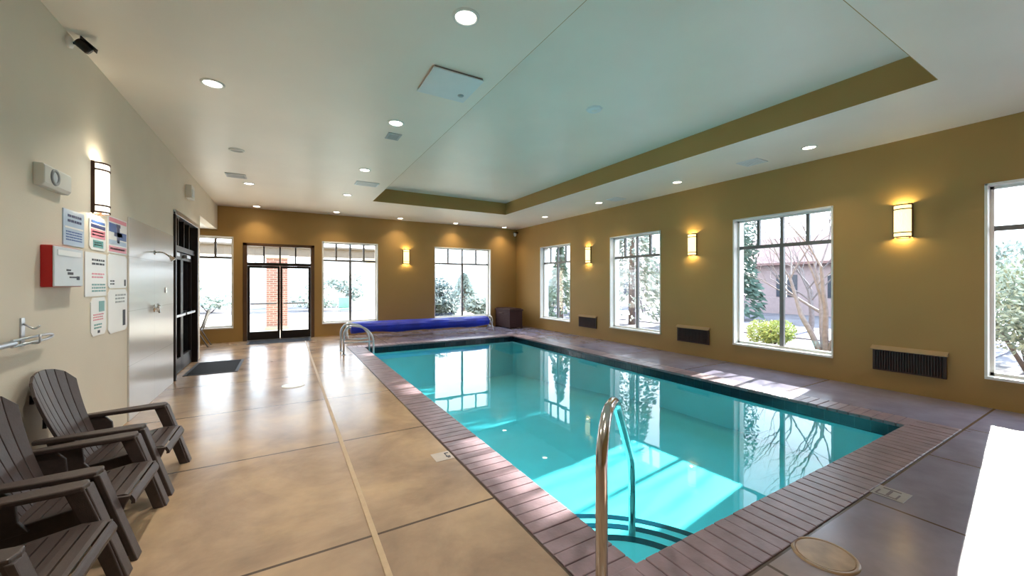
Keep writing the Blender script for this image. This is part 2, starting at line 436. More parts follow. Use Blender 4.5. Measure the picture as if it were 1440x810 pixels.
for sgn, a, b in ((-1, x0+.078, xm-.004), (1, xm+.004, x1-.078)):
    k = MB().box(a, a+.055, .05, .105, .012, zb-.034).box(b-.055, b, .05, .105, .012, zb-.034).box(a+.055, b-.055, .05, .105, .012, .23).box(a+.055, b-.055, .05, .105, zb-.10, zb-.034)
    lf = k.build('door_leaf', M['darkframe'], d, .004)
    MB().box(a+.05, b-.05, .075, .08, .22, zb-.09).build('door_glass', M['glass'], lf)
    MB().box(a+.07, b-.07, -.005, .02, .98, 1.02).box(a+.07, a+.1, .0, .055, .985, 1.015).box(b-.1, b-.07, .0, .055, .985, 1.015).build('push_bar', M['dullsteel'], lf, .004)
    cx_ = a+.2 if sgn < 0 else b-.2
    MB().box(cx_-.15, cx_+.15, -.01, .05, zb-.095, zb-.035).build('door_closer', M['black'], lf, .006)
MB().box(x0+.07, x1-.07, -.04, .15, 0, .012).build('threshold', M['dullsteel'], d)

# left dark door
d = empty('door_2', (XL, 0, 0), 'black glazed door with dark transom in the left wall', 'door', None, 'structure')
y0, y1, _, zt = LD; ym = (y0+y1)/2; zb = 2.1
k = MB()
k.box(-.16, .03, y0-.03, y0+.05, 0, zt).box(-.16, .03, y1-.05, y1+.03, 0, zt)
k.build('door_frame', M['darkframe'], d, .005)
MB().box(-.16, .035, y0-.03, y1+.03, zt-.045, zt+.03).build('head_frame', M['dullsteel'], d, .004)
k = MB().box(-.13, -.02, y0+.05, y1-.05, zb, zb+.09)
for i in (1, 2, 3): u = y0+.05+(y1-y0-.1)*i/4; k.box(-.12, -.03, u-.02, u+.02, zb+.09, zt-.045)
k.build('transom_bar', M['darkframe'], d)
MB().box(-.085, -.08, y0+.05, y1-.05, zb+.08, zt-.04).build('transom_pane', M['darkglass'], d)
for a, b in ((y0+.053, ym-.003), (ym+.003, y1-.053)):
    k = MB().box(-.115, -.06, a, a+.09, .015, zb-.004).box(-.115, -.06, b-.09, b, .015, zb-.004).box(-.115, -.06, a+.09, b-.09, .015, .26).box(-.115, -.06, a+.09, b-.09, zb-.13, zb-.004)
    lf = k.build('door_leaf', M['darkframe'], d, .004)
    MB().box(-.093, -.088, a+.08, b-.08, .25, zb-.12).build('door_glass', M['darkglass'], lf)
    MB().box(-.025, .005, a+.06, b-.06, .99, 1.03).box(-.06, -.02, a+.08, a+.12, .99, 1.03).box(-.06, -.02, b-.12, b-.08, .99, 1.03).build('push_bar', M['dullsteel'], lf, .005)
    MB().box(-.06, -.005, a+.1, a+.4, zb-.09, zb-.03).build('door_closer', M['dullsteel'], lf, .006)

# ------------------------------------------------------------------ pool
pool = empty('swimming_pool', (0, 0, 0), 'turquoise rectangular indoor swimming pool with brick coping', 'pool')
ZN, ZF = -.64, -1.15
b = MB(); t = .15
vs = [(PX0, PY0, ZN), (PX1, PY0, ZN), (PX1, PY0+3.4, ZN-.04), (PX0, PY0+3.4, ZN-.04), (PX1, PY1, ZF), (PX0, PY1, ZF)]
b.add(vs, [(0, 1, 2, 3), (3, 2, 4, 5)])
vo = [(x, y, z-.15) for x, y, z in vs]
b.add(vo, [(3, 2, 1, 0), (5, 4, 2, 3)])
for (xa, xb, ya, yb) in ((PX0-t, PX0, PY0-t, PY1+t), (PX1, PX1+t, PY0-t, PY1+t), (PX0, PX1, PY0-t, PY0), (PX0, PX1, PY1, PY1+t)): b.box(xa, xb, ya, yb, ZF-.15, -.101)
b.build('pool_basin', M['plaster'], pool)
b = MB(); q = .012
for (xa, xb, ya, yb) in ((PX0, PX0+q, PY0, PY1), (PX1-q, PX1, PY0, PY1), (PX0+q, PX1-q, PY0, PY0+q), (PX0+q, PX1-q, PY1-q, PY1)): b.box(xa, xb, ya, yb, WATER-.07, -.005)
b.build('waterline_tile', M['navytile'], pool, uv=True)
b = MB().add([(PX0, PY0, WATER), (PX1, PY0, WATER), (PX1, PY1, WATER), (PX0, PY1, WATER)], [(0, 1, 2, 3)])
b.build('water', M['water'], pool)
# coping bricks
b = MB(); random.seed(3)
def cop(xa, xb, ya, yb):
    dz = random.uniform(.008, .012); b.box(xa, xb, ya, yb, -.03, dz)
bw = .105; g = .006
n = int((PY1-PY0+2*CW)/bw); st = (PY1-PY0+2*CW)/n
for i in range(n):
    a = PY0-CW+i*st
    if PY0-.02 <= a and a+st <= PY1+.03:
        cop(PX0-CW, PX0+.025, a+g/2, a+st-g/2); cop(PX1-.025, PX1+CW, a+g/2, a+st-g/2)
n = int((PX1-PX0+2*CW)/bw); st = (PX1-PX0+2*CW)/n
for i in range(n):
    a = PX0-CW+i*st
    cop(a+g/2, a+st-g/2, PY0-CW, PY0+.022); cop(a+g/2, a+st-g/2, PY1-.022, PY1+CW)
b.build('coping', M['brick'], pool, .006)
b = MB()
for (xa, xb, ya, yb) in ((PX0-CW, PX0+.018, PY0-CW, PY1+CW), (PX1-.018, PX1+CW, PY0-CW, PY1+CW), (PX0, PX1, PY0-CW, PY0+.016), (PX0, PX1, PY1-.016, PY1+CW)): b.box(xa, xb, ya, yb, -.03, .003)
b.build('coping_bed', M['mortar'], pool)
# quarter-round entry steps in the near left corner
for r, z in ((.62, -.22), (.98, -.36), (1.34, -.50)):
    b = MB(); n = 20
    arc = [(PX0+r*math.cos(PI/2*k/n), PY0+r*math.sin(PI/2*k/n)) for k in range(n+1)]
    b.prism([(PX0, PY0)]+arc, ZN-.05, z, lambda u, v, q_: (u, v, q_))
    st_ = b.build('step', M['plaster'], pool)
    e = MB()
    inner = [(PX0+(r-.055)*math.cos(PI/2*k/n), PY0+(r-.055)*math.sin(PI/2*k/n)) for k in range(n+1)]
    outer = [(PX0+(r+.004)*math.cos(PI/2*k/n), PY0+(r+.004)*math.sin(PI/2*k/n)) for k in range(n+1)]
    for k in range(n): e.prism([inner[k], outer[k], outer[k+1], inner[k+1]], z-.03, z+.004, lambda u, v, q_: (u, v, q_))
    e.build('edge_tile', M['steptile'], st_)

# hand rail by the steps
def smooth_path(ctrl, rad, n=8):
    """poly-line with rounded corners"""
    P = [Vector(p) for p in ctrl]; out = [P[0]]
    for i in range(1, len(P)-1):
        a, b_, c_ = P[i-1], P[i], P[i+1]
        r = min(rad, (a-b_).length*.48, (c_-b_).length*.48)
        p0 = b_+(a-b_).normalized()*r; p1 = b_+(c_-b_).normalized()*r
        for k in range(n+1):
            t_ = k/n; out.append(p0*(1-t_)**2+b_*2*t_*(1-t_)+p1*t_*t_)
    out.append(P[-1]); return out
r0, r1 = Vector((1.09, 1.16, 0)), Vector((2.13, 1.96, 0)); dv = r1-r0
hr = empty('pool_handrail', r0, 'polished steel handrail standing over the pool entry steps', 'handrail')
pp = [(0, 0, 0), (0, 0, .9), (dv.x*.10, dv.y*.10, 1.0), (dv.x*.30, dv.y*.30, .985), (dv.x, dv.y, .28), (dv.x, dv.y, -.355)]
MB().tube(smooth_path(pp, .2), .0245, 16).build('rail_tube', M['steel'], hr)
MB().lathe([(.025, .012), (.05, .010), (.055, 0)], 24).build('floor_flange', M['steel'], hr)

# ladder grab rails on the far left
lad = empty('pool_ladder', (1.1, 9.15, 0), 'pale steel ladder grab rails at the far left pool corner', 'ladder')
for y in (0, .52):
    pts = [(0, y, 0), (0, y, .48), (.10, y, .64), (.44, y, .58), (.62, y, .36), (.62, y, -.5)]
    gr = MB().tube(smooth_path(pts, .14), .022, 12).build('grab_rail', M['dullsteel'], lad)
    MB().tube([(0, y, .26), (.615, y, .26)], .014, 8).build('brace', M['dullsteel'], gr)
    MB().lathe([(.024, .014), (.045, .012), (.05, 0)], 16, Matrix.Translation((0, y, 0))).build('floor_flange', M['dullsteel'], gr)
for z in (-.22, -.45): MB().box(.57, .67, 0, .52, z, z+.025).build('rung', M['offwhite'], lad, .005)

# deck drain channel, lids, markers
o = MB().box(.460, .494, YN+.02, 12.2, 0, .006).build('drain_channel', M['trench'], bevel=.002); tag(o, 'long sand coloured drain strip running along the left deck', 'drain')
def lid(x, y, r, mat, label):
    e = empty('skimmer_lid', (x, y, 0), label, 'deck lid', 'round skimmer lids in the deck')
    MB().lathe([(0, .008), (r*.86, .008), (r*.88, .004), (r*.9, .004)], 36, smooth=False).build('cover', mat, e)
    MB().lathe([(r*.9, 0), (r*.9, .009), (r, .008), (r*1.02, 0)], 36).build('rim', mat, e)
lid(.11, 6.8, .155, M['lid'], 'bright white round skimmer lid in the left deck')
lid(2.66, 1.02, .155, M['goldlid'], 'tan round skimmer lid at the bottom right of the photo')
def marker(x, y, s, rz, mat, label, kind):
    e = empty('depth_marker_tile', (x, y, 0), label, 'marker tile', 'depth markers set in the deck', rz=rz)
    MB().box(-s, s, -s, s, 0, .004).build('tile', mat, e, .002)
    k = MB(); z0, z1 = .004, .0055
    if kind == 0:      # faded characters: a bar row over a pale field
        k.box(-.6*s, -.45*s, .35*s, .8*s, z0, z1); k.box(-.45*s, .2*s, .35*s, .45*s, z0, z1); k.box(.2*s, .38*s, .3*s, .75*s, z0, z1); k.box(.5*s, .62*s, .4*s, .7*s, z0, z1)
    else:              # faded rounded sign: swimmer-like bar inside an open frame
        k.box(-.8*s, -.7*s, -.6*s, .6*s, z0, z1); k.box(-.7*s, .1*s, .5*s, .6*s, z0, z1); k.box(-.55*s, .45*s, -.1*s, .06*s, z0, z1); k.box(-.7*s, .1*s, -.6*s, -.5*s, z0, z1); k.box(.55*s, .68*s, -.5*s, .5*s, z0, z1)
    k.build('faded_print', M['darkink'] if kind == 0 else M['mortar'], e)
marker(1.22, 3.33, .085, -PI/2, M['marker'], 'small pale marker tile on the left deck edge', 0)
marker(3.86, 1.08, .10, 0, M['markergrey'], 'small grey marker tile on the near deck edge', 1)

# ------------------------------------------------------------------ mats
def floor_mat(x0, x1, y0, y1, label):
    e = empty('door_mat', ((x0+x1)/2, (y0+y1)/2, 0), label, 'mat', 'black mats at the doors')
    a, b_ = (x1-x0)/2, (y1-y0)/2
    k = MB().box(-a+.05, a-.05, -b_+.05, b_-.05, 0, .012)
    n = int((2*b_-.1)/.04)
    for i in range(n): y = -b_+.05+(i+.5)*(2*b_-.1)/n; k.box(-a+.05, a-.05, y-.012, y+.012, .012, .015)
    k.build('carpet_panel', M['mat'], e)
    k = MB().box(-a, -a+.05, -b_, b_, 0, .009).box(a-.05, a, -b_, b_, 0, .009).box(-a+.05, a-.05, -b_, -b_+.05, 0, .009).box(-a+.05, a-.05, b_-.05, b_, 0, .009)
    k.build('rubber_border', M['matedge'], e, .003)
floor_mat(XL+.05, -.72, 8.38, 9.66, 'black ribbed mat in front of the black left wall door')
floor_mat(-.85, .62, 11.9, 12.6, 'black mat lying before the end wall double door')

# ------------------------------------------------------------------ adirondack chairs
def offset_profile(prof, t_):
    P = [Vector((p[0], p[1])) for p in prof]; out = []
    for i in range(len(P)):
        d_ = (P[min(i+1, len(P)-1)]-P[max(i-1, 0)]).normalized(); out.append(P[i]+Vector((d_.y, -d_.x))*t_)
    return [(p.x, p.y) for p in P]+[(p.x, p.y) for p in reversed(out)]
def resample(prof, n):
    P = [Vector((p[0], p[1])) for p in prof]; L = [0]
    for i in range(1, len(P)): L.append(L[-1]+(P[i]-P[i-1]).length)
    res = []
    for k in range(n+1):
        s_ = L[-1]*k/n; i = max(1, next((j for j in range(1, len(L)) if L[j] >= s_-1e-9), len(L)-1))
        t_ = (s_-L[i-1])/(L[i]-L[i-1]); res.append(P[i-1].lerp(P[i], t_))
    return [(p.x, p.y) for p in res]
def make_chair(loc, label):
    c_ = empty('adirondack_chair', loc, label, 'chair', 'brown resin adirondack chairs along the left wall')
    XZ = lambda u, v, y: (u, y, v)
    # seat: cross slats on a curved profile
    sp = resample([(.350, .275), (.352, .300), (.338, .330), (.305, .346), (.22, .345), (.10, .325), (-.02, .298), (-.10, .280), (-.175, .268)], 48)
    k = MB(); ns = 8; per = 48//ns
    for i in range(ns):
        seg_ = sp[i*per:(i+1)*per+1]
        a, b_ = Vector(seg_[0]), Vector(seg_[-1])
        seg_[0] = tuple(a.lerp(Vector(seg_[1]), .38)); seg_[-1] = tuple(b_.lerp(Vector(seg_[-2]), .38))
        k.prism(offset_profile(seg_, -.018), -.245, .245, XZ)
    k.build('seat', M['chair'], c_, .003)
    # backrest: fan of seven slats on a reclined curve
    k = MB()
    bx = lambda t_: -.150-.325*t_+.085*t_*t_
    bz = lambda t_: .262+.675*t_
    top = lambda y: .74+.26*math.sqrt(max(0, 1-(y/.325)**2))
    for i in range(-3, 4):
        rows = 14; vs = []
        for j in range(rows+1):
            for e_ in (-1, 1):
                yy_top = i*.090+e_*.042
                tt = top(yy_top)*j/rows
                y = i*(.056+.034*tt)+e_*(.0255+.0165*tt)
                x = bx(tt)+.0052*(y/.07)**2*.55
                vs.append((x, y, bz(tt)))
        nv = len(vs)
        vs += [(x-.017, y, z-.006) for x, y, z in vs]
        fs = []
        for j in range(rows):
            a = 2*j
            fs += [(a, a+1, a+3, a+2), (nv+a, nv+a+2, nv+a+3, nv+a+1), (a, a+2, nv+a+2, nv+a), (a+1, nv+a+1, nv+a+3, a+3)]
        fs += [(0, nv, nv+1, 1), (2*rows, 2*rows+1, nv+2*rows+1, nv+2*rows)]
        k.add(vs, fs)
    bk = k.build('backrest', M['chairback'], c_, .003)
    for t_ in (.14, .50, .76):
        k = MB(); n = 8; w_ = .165+.06*t_
        for q_ in range(n):
            ya, yb = -w_+2*w_*q_/n, -w_+2*w_*(q_+1)/n
            xs = [bx(t_)+.0052*(y/.07)**2*.55-.026 for y in (ya, yb)]
            vs = []
            for x, y in zip(xs, (ya, yb)):
                vs += [(x, y, bz(t_)-.03), (x, y, bz(t_)+.03), (x-.02, y, bz(t_)-.03), (x-.02, y, bz(t_)+.03)]
            k.add(vs, [(0, 1, 5, 4), (2, 6, 7, 3), (1, 3, 7, 5), (0, 4, 6, 2)])
        k.build('back_brace', M['chair'], bk)
    for sgn in (-1, 1):
        # arm: flat board, widening to the front
        A = lambda u, v, z: (u, sgn*v, z+.028*u)
        poly = [(-.33, .258), (-.20, .245), (.0, .240), (.16, .238), (.225, .250), (.235, .30), (.22, .345), (.14, .352), (-.05, .335), (-.25, .305), (-.33, .292)]
        MB().prism(poly, .498, .528, A).build('armrest', M['chair'], c_, .008)
        # front leg: broad slab raking forward, with an inner web
        k = MB()
        k.prism([(.150, .515), (.225, .515), (.275, .36), (.375, .0), (.318, .0), (.215, .33)], sgn*.258, sgn*.280, XZ)
        k.prism([(.205, .515), (.234, .515), (.388, .0), (.358, .0)], sgn*.268, sgn*.350, XZ)
        k.build('leg', M['chair'], c_, .006)
        # side stringer running back to the rear foot
        k = MB()
        k.prism([(.335, .335), (.30, .25), (.05, .205), (-.20, .13), (-.34, .0), (-.43, .0), (-.33, .16), (-.17, .275), (.05, .315), (.22, .345)], sgn*.232, sgn*.262, XZ)
        k.build('leg', M['chair'], c_, .006)
        # arm post joining arm, stringer and back
        k = MB().prism([(-.27, .50), (-.15, .50), (-.10, .44), (-.09, .32), (-.05, .26), (-.17, .24), (-.22, .30), (-.25, .42)], sgn*.258, sgn*.282, XZ)
        k.build('arm_support', M['chair'], c_, .005)
    return c_
ch = make_chair((-1.10, 4.06, 0), 'brown slatted lounge chair farthest along the left wall, closest to the signs')
copy_thing(ch, (-1.10, 3.29, 0), 'middle one of the three brown lounge chairs on the left')
copy_thing(ch, (-1.10, 2.52, 0), 'brown lounge chair nearest the camera, cut by the photo corner')

# ------------------------------------------------------------------ pool cover roll
rl = empty('pool_cover_reel', (1.6, 11.75, 0), 'long blue rolled pool cover on a reel by the end wall', 'pool cover reel')
k = MB(); random.seed(8); n = 44; pts = []; rs = []
Lr = 4.3
for i in range(n+1):
    x = Lr*i/n; pts.append((x, 0, .30+.012*math.sin(x*3.1)-.02*math.sin(PI*x/Lr))); rs.append(.15+.012*math.sin(x*5.3+1)+random.uniform(-.006, .006))
k.tube(pts, rs, 22); k.build('cover_roll', M['blue'], rl)
k = MB().prism([(-.16, .32), (-.145, .36), (.06, .47), (.10, .46), (.165, .32), (.15, .20), (.135, .16), (.12, .22)], .05, Lr-.05, lambda u, v, x: (x, u-.0, v))
fl = k.build('loose_flap', M['blue'], rl, .01)
for x in (-.10, Lr+.10):
    sg = MB()
    sg.tube([(x, -.26, 0), (x, -.05, .30), (x, .05, .30), (x, .26, 0)], .016, 8); sg.tube([(x, -.17, .1), (x, .17, .1)], .012, 8)
    stn = sg.build('stand', M['dullsteel'], rl)
    wh = MB()
    ring = [(x, .17*math.cos(2*PI*q_/24), .30+.17*math.sin(2*PI*q_/24)) for q_ in range(25)]
    wh.tube(ring, .012, 8, cap=False)
    for q_ in range(4): a = PI*q_/4; wh.tube([(x, .17*math.cos(a), .30+.17*math.sin(a)), (x, -.17*math.cos(a), .30-.17*math.sin(a))], .008, 6)
    wh.build('hand_wheel', M['offwhite'], rl)
MB().tube([(-.12, 0, .30), (Lr+.12, 0, .30)], .03, 10).build('axle', M['dullsteel'], rl)

# wicker towel chest in the far right corner
hm = empty('wicker_chest', (6.92, 12.10, 0), 'dark reddish-brown wicker chest in the far right corner', 'chest')
k = MB().box(-.25, .25, -.52, .52, .03, .60)
for i in range(14): z = .05+i*.04; k.box(-.257, .257, -.527, .527, z, z+.022)
k.build('body', M['wicker'], hm, .006)
MB().box(-.28, .28, -.55, .55, .60, .66).box(-.24, .24, -.5, .5, .66, .69).build('lid', M['wicker'], hm, .015)
for x, y in ((-.23, -.5), (.23, -.5), (-.23, .5), (.23, .5)): MB().box(x-.03, x+.03, y-.03, y+.03, 0, .05).build('leg', M['wicker'], hm)
MB().tube(smooth_path([(-.285, -.12, .52), (-.33, -.12, .52), (-.33, .12, .52), (-.285, .12, .52)], .04), .012, 8).build('handle', M['sconcemetal'], hm)

# side chair in the alcove
sc_ = empty('patio_side_chair', (-1.98, 12.15, 0), 'thin framed chair in the alcove by the left window', 'chair', rz=PI)
for y in (-.22, .22):
    MB().tube(smooth_path([(.28, y, 0), (.20, y, .42), (-.20, y, .40), (-.36, y, .92)], .06), .013, 8).build('side_frame', M['bronze'], sc_)
    MB().tube([(-.16, y, .40), (-.36, y, 0)], .013, 8).build('leg', M['bronze'], sc_)
MB().box(-.2, .24, -.22, .22, .40, .425).build('seat', M['bronze'], sc_, .008)
k = MB().prism([(-.225, .47), (-.215, .475), (-.355, .90), (-.366, .895)], -.21, .21, lambda u, v, y: (u, y, v)); k.build('backrest', M['bronze'], sc_)

# ------------------------------------------------------------------ wall vents, right wall
def wall_vent(y, label):
    e = empty('wall_vent', (XR, y, .28), label, 'vent', 'dark low grilles along the right wall')
    MB().box(-.03, 0, -.375, -.355, 0, .3).box(-.03, 0, .355, .375, 0, .3).box(-.03, 0, -.355, .355, 0, .02).box(-.008, -.002, -.355, .355, .02, .3).build('frame', M['vent'], e)
    k = MB()
    for i in range(26): u = -.35+i*.7/25; k.box(-.028, -.008, u-.006, u+.006, .02, .3)
    k.build('louvres', M['vent'], e)
    MB().prism([(0, .3), (-.07, .3), (-.07, .312), (0, .36)], -.39, .39, lambda u, v, y_: (u, y_, v)).build('hood', M['venttop'], e)
wall_vent(8.66, 'dark low wall grille between the two far right wall windows')
wall_vent(5.28, 'dark low wall grille left of the window with the bare tree')
wall_vent(1.93, 'widest looking dark low wall grille, right of the bare tree window')

# ------------------------------------------------------------------ sconces
def sconce(x, y, z, rz, label, white=False):
    e = empty('wall_sconce', (x, y, z), label, 'wall light', 'lit wall sconces', rz=rz)      # local +x points into the room
    w_, d_, hh = .108, .075, .235
    MB().box(0, .010, -.07, .07, -hh-.01, hh+.01).build('backplate', M['sconcemetal'], e, .003)
    n = 16; prof = [(.018+d_*math.sin(PI*k/n), -w_*.86*math.cos(PI*k/n)) for k in range(n+1)]
    inn = [(.018+(d_-.005)*math.sin(PI*k/n), -(w_*.86-.005)*math.cos(PI*k/n)) for k in range(n+1)]
    k = MB()
    for q_ in range(n): k.prism([prof[q_], prof[q_+1], inn[q_+1], inn[q_]], -hh+.01, hh-.01, lambda u, v, t_: (u, v, t_), smooth=True)
    k.build('glass_shade', M['shadewhite'] if white else M['shade'], e)
    out = [(.018+(d_+.008)*math.sin(PI*k/n), -(w_*.86+.008)*math.cos(PI*k/n)) for k in range(n+1)]
    for zz in (-.165, .165, -.226, .226):
        k = MB()
        for q_ in range(n): k.prism([prof[q_], out[q_], out[q_+1], prof[q_+1]], zz-.007, zz+.007, lambda u, v, t_: (u, v, t_))
        k.build('band', M['sconcemetal'], e)
    for yy in (-.097, .097): MB().box(.0, .026, yy-.006, yy+.006, -hh-.005, hh+.005).build('side_bar', M['sconcemetal'], e, .002)
    for zz in (-.2, .2):
        ld = bpy.data.lights.new('sconce_bulb', 'POINT'); ld.energy = 2.8; ld.shadow_soft_size = .03; ld.color = (1, .82, .38) if not white else (1, .88, .66)
        lo = bpy.data.objects.new('sconce_bulb', ld); COL.objects.link(lo); lo.parent = e; lo.location = (.06, 0, zz)
sconce(XR, 8.62, 2.38, PI, 'lit wall sconce between the two far right wall windows')
sconce(XR, 5.29, 2.39, PI, 'lit wall sconce just left of the bare tree window')
sconce(XR, 1.98, 2.44, PI, 'lit wall sconce right of the bare tree window, largest on right wall')
sconce(3.41, YF, 2.43, -PI/2, 'lit wall sconce on the end wall above the blue cover roll')
sconce(XL, 5.10, 2.44, 0, 'bright lit sconce on the left wall above the signs', True)

# ------------------------------------------------------------------ ceiling lights
WARM, COOL = (1, .78, .50), (1, .93, .82)
def downlight(x, y, label, lit=True, warm=True, power=8):
    e = empty('ceiling_downlight', (x, y, H), label, 'ceiling light', 'round recessed ceiling downlights')
    MB().lathe([(.078, -.002), (.082, -.012), (.10, -.010), (.105, 0)], 28).build('trim_ring', M['offwhite'], e)
    MB().lathe([(0, -.004), (.05, -.0045), (.079, -.003)], 28).build('lens', (M['lens'] if warm else M['lenscool']) if lit else M['ventgrey'], e)
    if lit:
        ld = bpy.data.lights.new('downlight_lamp', 'AREA'); ld.shape = 'DISK'; ld.size = .13; ld.energy = power if not warm else power*.5; ld.color = WARM if warm else COOL; ld.spread = math.radians(105)
        lo = bpy.data.objects.new('downlight_lamp', ld); COL.objects.link(lo); lo.parent = e; lo.location = (0, 0, -.014)
downlight(1.20, 2.76, 'large bright ceiling downlight at the top middle of the photo', warm=False)
downlight(1.22, 5.03, 'ceiling downlight just beyond the white ceiling panel', warm=False)
downlight(1.24, 7.39, 'third ceiling downlight in the row beside the recess edge', warm=False)
downlight(1.24, 9.67, 'ceiling downlight level with the far left recess corner', warm=False)
downlight(1.27, 12.12, 'ceiling downlight above the window right of the double door', power=7)
downlight(-.64, 4.98, 'ceiling downlight nearest the left wall sconce', warm=False)
downlight(-.64, 7.28, 'unlit grey ceiling downlight in the row along the left wall', lit=False)
downlight(-.64, 9.58, 'ceiling downlight before the black left wall door', warm=False)
downlight(-.65, 12.29, 'ceiling downlight directly above the double door', power=7)
downlight(3.12, 12.30, 'ceiling downlight above the end wall sconce', power=7)
downlight(5.00, 12.36, 'ceiling downlight above the wide end wall window', power=7)
downlight(6.88, 12.35, 'ceiling downlight in the far right corner', power=7)
downlight(6.88, 9.79, 'ceiling downlight before the far right wall window')
downlight(6.86, 7.40, 'ceiling downlight before the second right wall window from far')
downlight(6.83, 5.10, 'dim ceiling downlight before the middle right wall sconce', power=5)
downlight(6.80, 2.80, 'ceiling downlight before the bare tree window')
downlight(6.80, .46, 'ceiling downlight outside the picture over the right deck')
downlight(1.20, .46, 'ceiling downlight outside the picture over the near deck', warm=False)
downlight(-.64, 2.68, 'ceiling downlight outside the picture above the lounge chairs', warm=False)

def ceiling_vent(x, y, a, b_, mat, label, z=H):
    e = empty('ceiling_vent', (x, y, z), label, 'vent', 'rectangular ceiling air vents')
    MB().box(-a, a, -b_, -b_+.025, -.012, 0).box(-a, a, b_-.025, b_, -.012, 0).box(-a, -a+.025, -b_+.025, b_-.025, -.012, 0).box(a-.025, a, -b_+.025, b_-.025, -.012, 0).build('frame', mat, e, .002)
    k = MB(); n = max(3, int((2*b_-.05)/.03))
    for i in range(n):
        y_ = -b_+.025+(i+.5)*(2*b_-.05)/n; k.box(-a+.025, a-.025, y_-.009, y_+.009, -.009, -.001)
    k.build('louvres', mat, e)
ceiling_vent(-.80, 9.00, .16, .16, M['ventgrey'], 'small grey ceiling vent on the left beside the lit downlight')
ceiling_vent(1.45, 8.40, .22, .16, M['ventwhite'], 'pale ceiling vent beside the left edge of the recess')
ceiling_vent(1.30, 5.50, .09, .12, M['ventgrey'], 'tiny grey ceiling vent behind the second row downlight')
ceiling_vent(6.80, 3.63, .17, .17, M['ventwhite'], 'white ceiling vent near the bare tree window')
ceiling_vent(6.92, 6.87, .17, .17, M['ventwhite'], 'white ceiling vent between the two middle right wall windows')
# square access panel
e = empty('ceiling_access_panel', (1.46, 3.77, H), 'square white access panel hanging from the ceiling', 'ceiling panel')
MB().box(-.25, .25, -.26, .26, -.016, 0).build('frame', M['bronze'], e)
MB().box(-.262, .262, -.268, .268, -.030, -.016).build('cover', M['ventwhite'], e, .006)
MB().lathe([(0, -.038), (.028, -.037), (.034, -.03)], 20, Matrix.Translation((.17, .12, 0))).build('latch', M['greyring'], e)
# smoke detector in the recess
e = empty('recess_speaker', (3.65, 4.03, RH), 'small white round fitting on the raised ceiling over the pool', 'ceiling fitting')
MB().lathe([(0, -.03), (.07, -.03), (.10, -.022), (.115, 0)], 8, smooth=False).build('body', M['ventwhite'], e)
MB().lathe([(0, -.036), (.035, -.035), (.04, -.029)], 20).build('centre_cap', M['offwhite'], e)

# ------------------------------------------------------------------ left wall fittings
# security camera
e = empty('security_camera', (XL, 4.56, 3.52), 'black security camera on white mount high on the left wall', 'security camera')
MB().lathe([(0, 0), (.045, 0), (.045, .022), (.022, .034), (0, .034)], 20, Matrix.Rotation(PI/2, 4, 'Y')).build('mount', M['white'], e)
MB().tube([(.03, 0, 0), (.06, 0, .0), (.075, .0, .01)], .011, 8).build('arm', M['black'], e)
R_ = Matrix.Translation((.09, .01, -.005)) @ Matrix.Rotation(math.radians(20), 4, 'Z') @ Matrix.Rotation(math.radians(128), 4, 'Y')
MB().lathe([(0, -.05), (.028, -.05), (.035, -.036), (.035, .036), (.03, .05), (.02, .05), (0, .046)], 20, R_).build('camera_body', M['black'], e)
MB().box(-.042, -.036, -.036, .036, -.055, .068, M4=R_).build('sun_shield', M['black'], e)
# corner camera
e = empty('corner_camera', (7.47, 12.58, 3.42), 'tiny pale dome camera high in the far right corner', 'security camera')
MB().lathe([(.05, .03), (.055, 0), (.05, -.05), (.03, -.09), (0, -.10)], 18).build('dome', M['offwhite'], e)
MB().box(-.02, .13, -.02, .12, .03, .06).build('mount', M['darkframe'], e)

# white emergency strobe box
e = empty('emergency_strobe', (XL, 4.25, 2.335), 'white emergency light box on the left wall left of the sconce', 'emergency light')
MB().prism([(0, -.085), (.045, -.085), (.06, -.06), (.06, .06), (.05, .075), (0, .075)], -.2, .2, lambda u, v, y: (u, y, v)).build('housing', M['offwhite'], e, .006)
Rx = Matrix.Translation((.06, -.06, 0)) @ Matrix.Rotation(PI/2, 4, 'Y')
MB().lathe([(.040, 0), (.042, .008), (.060, .008), (.062, 0)], 28, Rx).build('lens_ring', M['greyring'], e)
MB().lathe([(0, .006), (.030, .005), (.040, .001)], 24, Rx).build('lens', M['palegrey'], e)

# red cabinet with pale front
e = empty('alarm_cabinet', (XL, 4.38, 1.68), 'red sided emergency cabinet with pale front on the left wall', 'emergency cabinet')
MB().box(0, .062, -.235, .235, -.155, .155).build('red_box', M['red'], e, .006)
k = MB().box(.062, .072, -.235, .235, -.15, .15); fr = k.build('front_cover', M['palegrey'], e, .006)
k = MB()
for yy, zz, l_, h_ in ((-.05, -.03, .07, .012), (-.03, -.06, .09, .02), (.0, -.085, .12, .012), (.12, -.10, .05, .03)): k.box(.072, .0735, yy, yy+l_, zz, zz+h_)
k.build('printed_mark', M['darkink'], fr)
k = MB().box(.072, .076, -.19, .19, .085, .125); k.build('label_strip', M['paper'], fr)

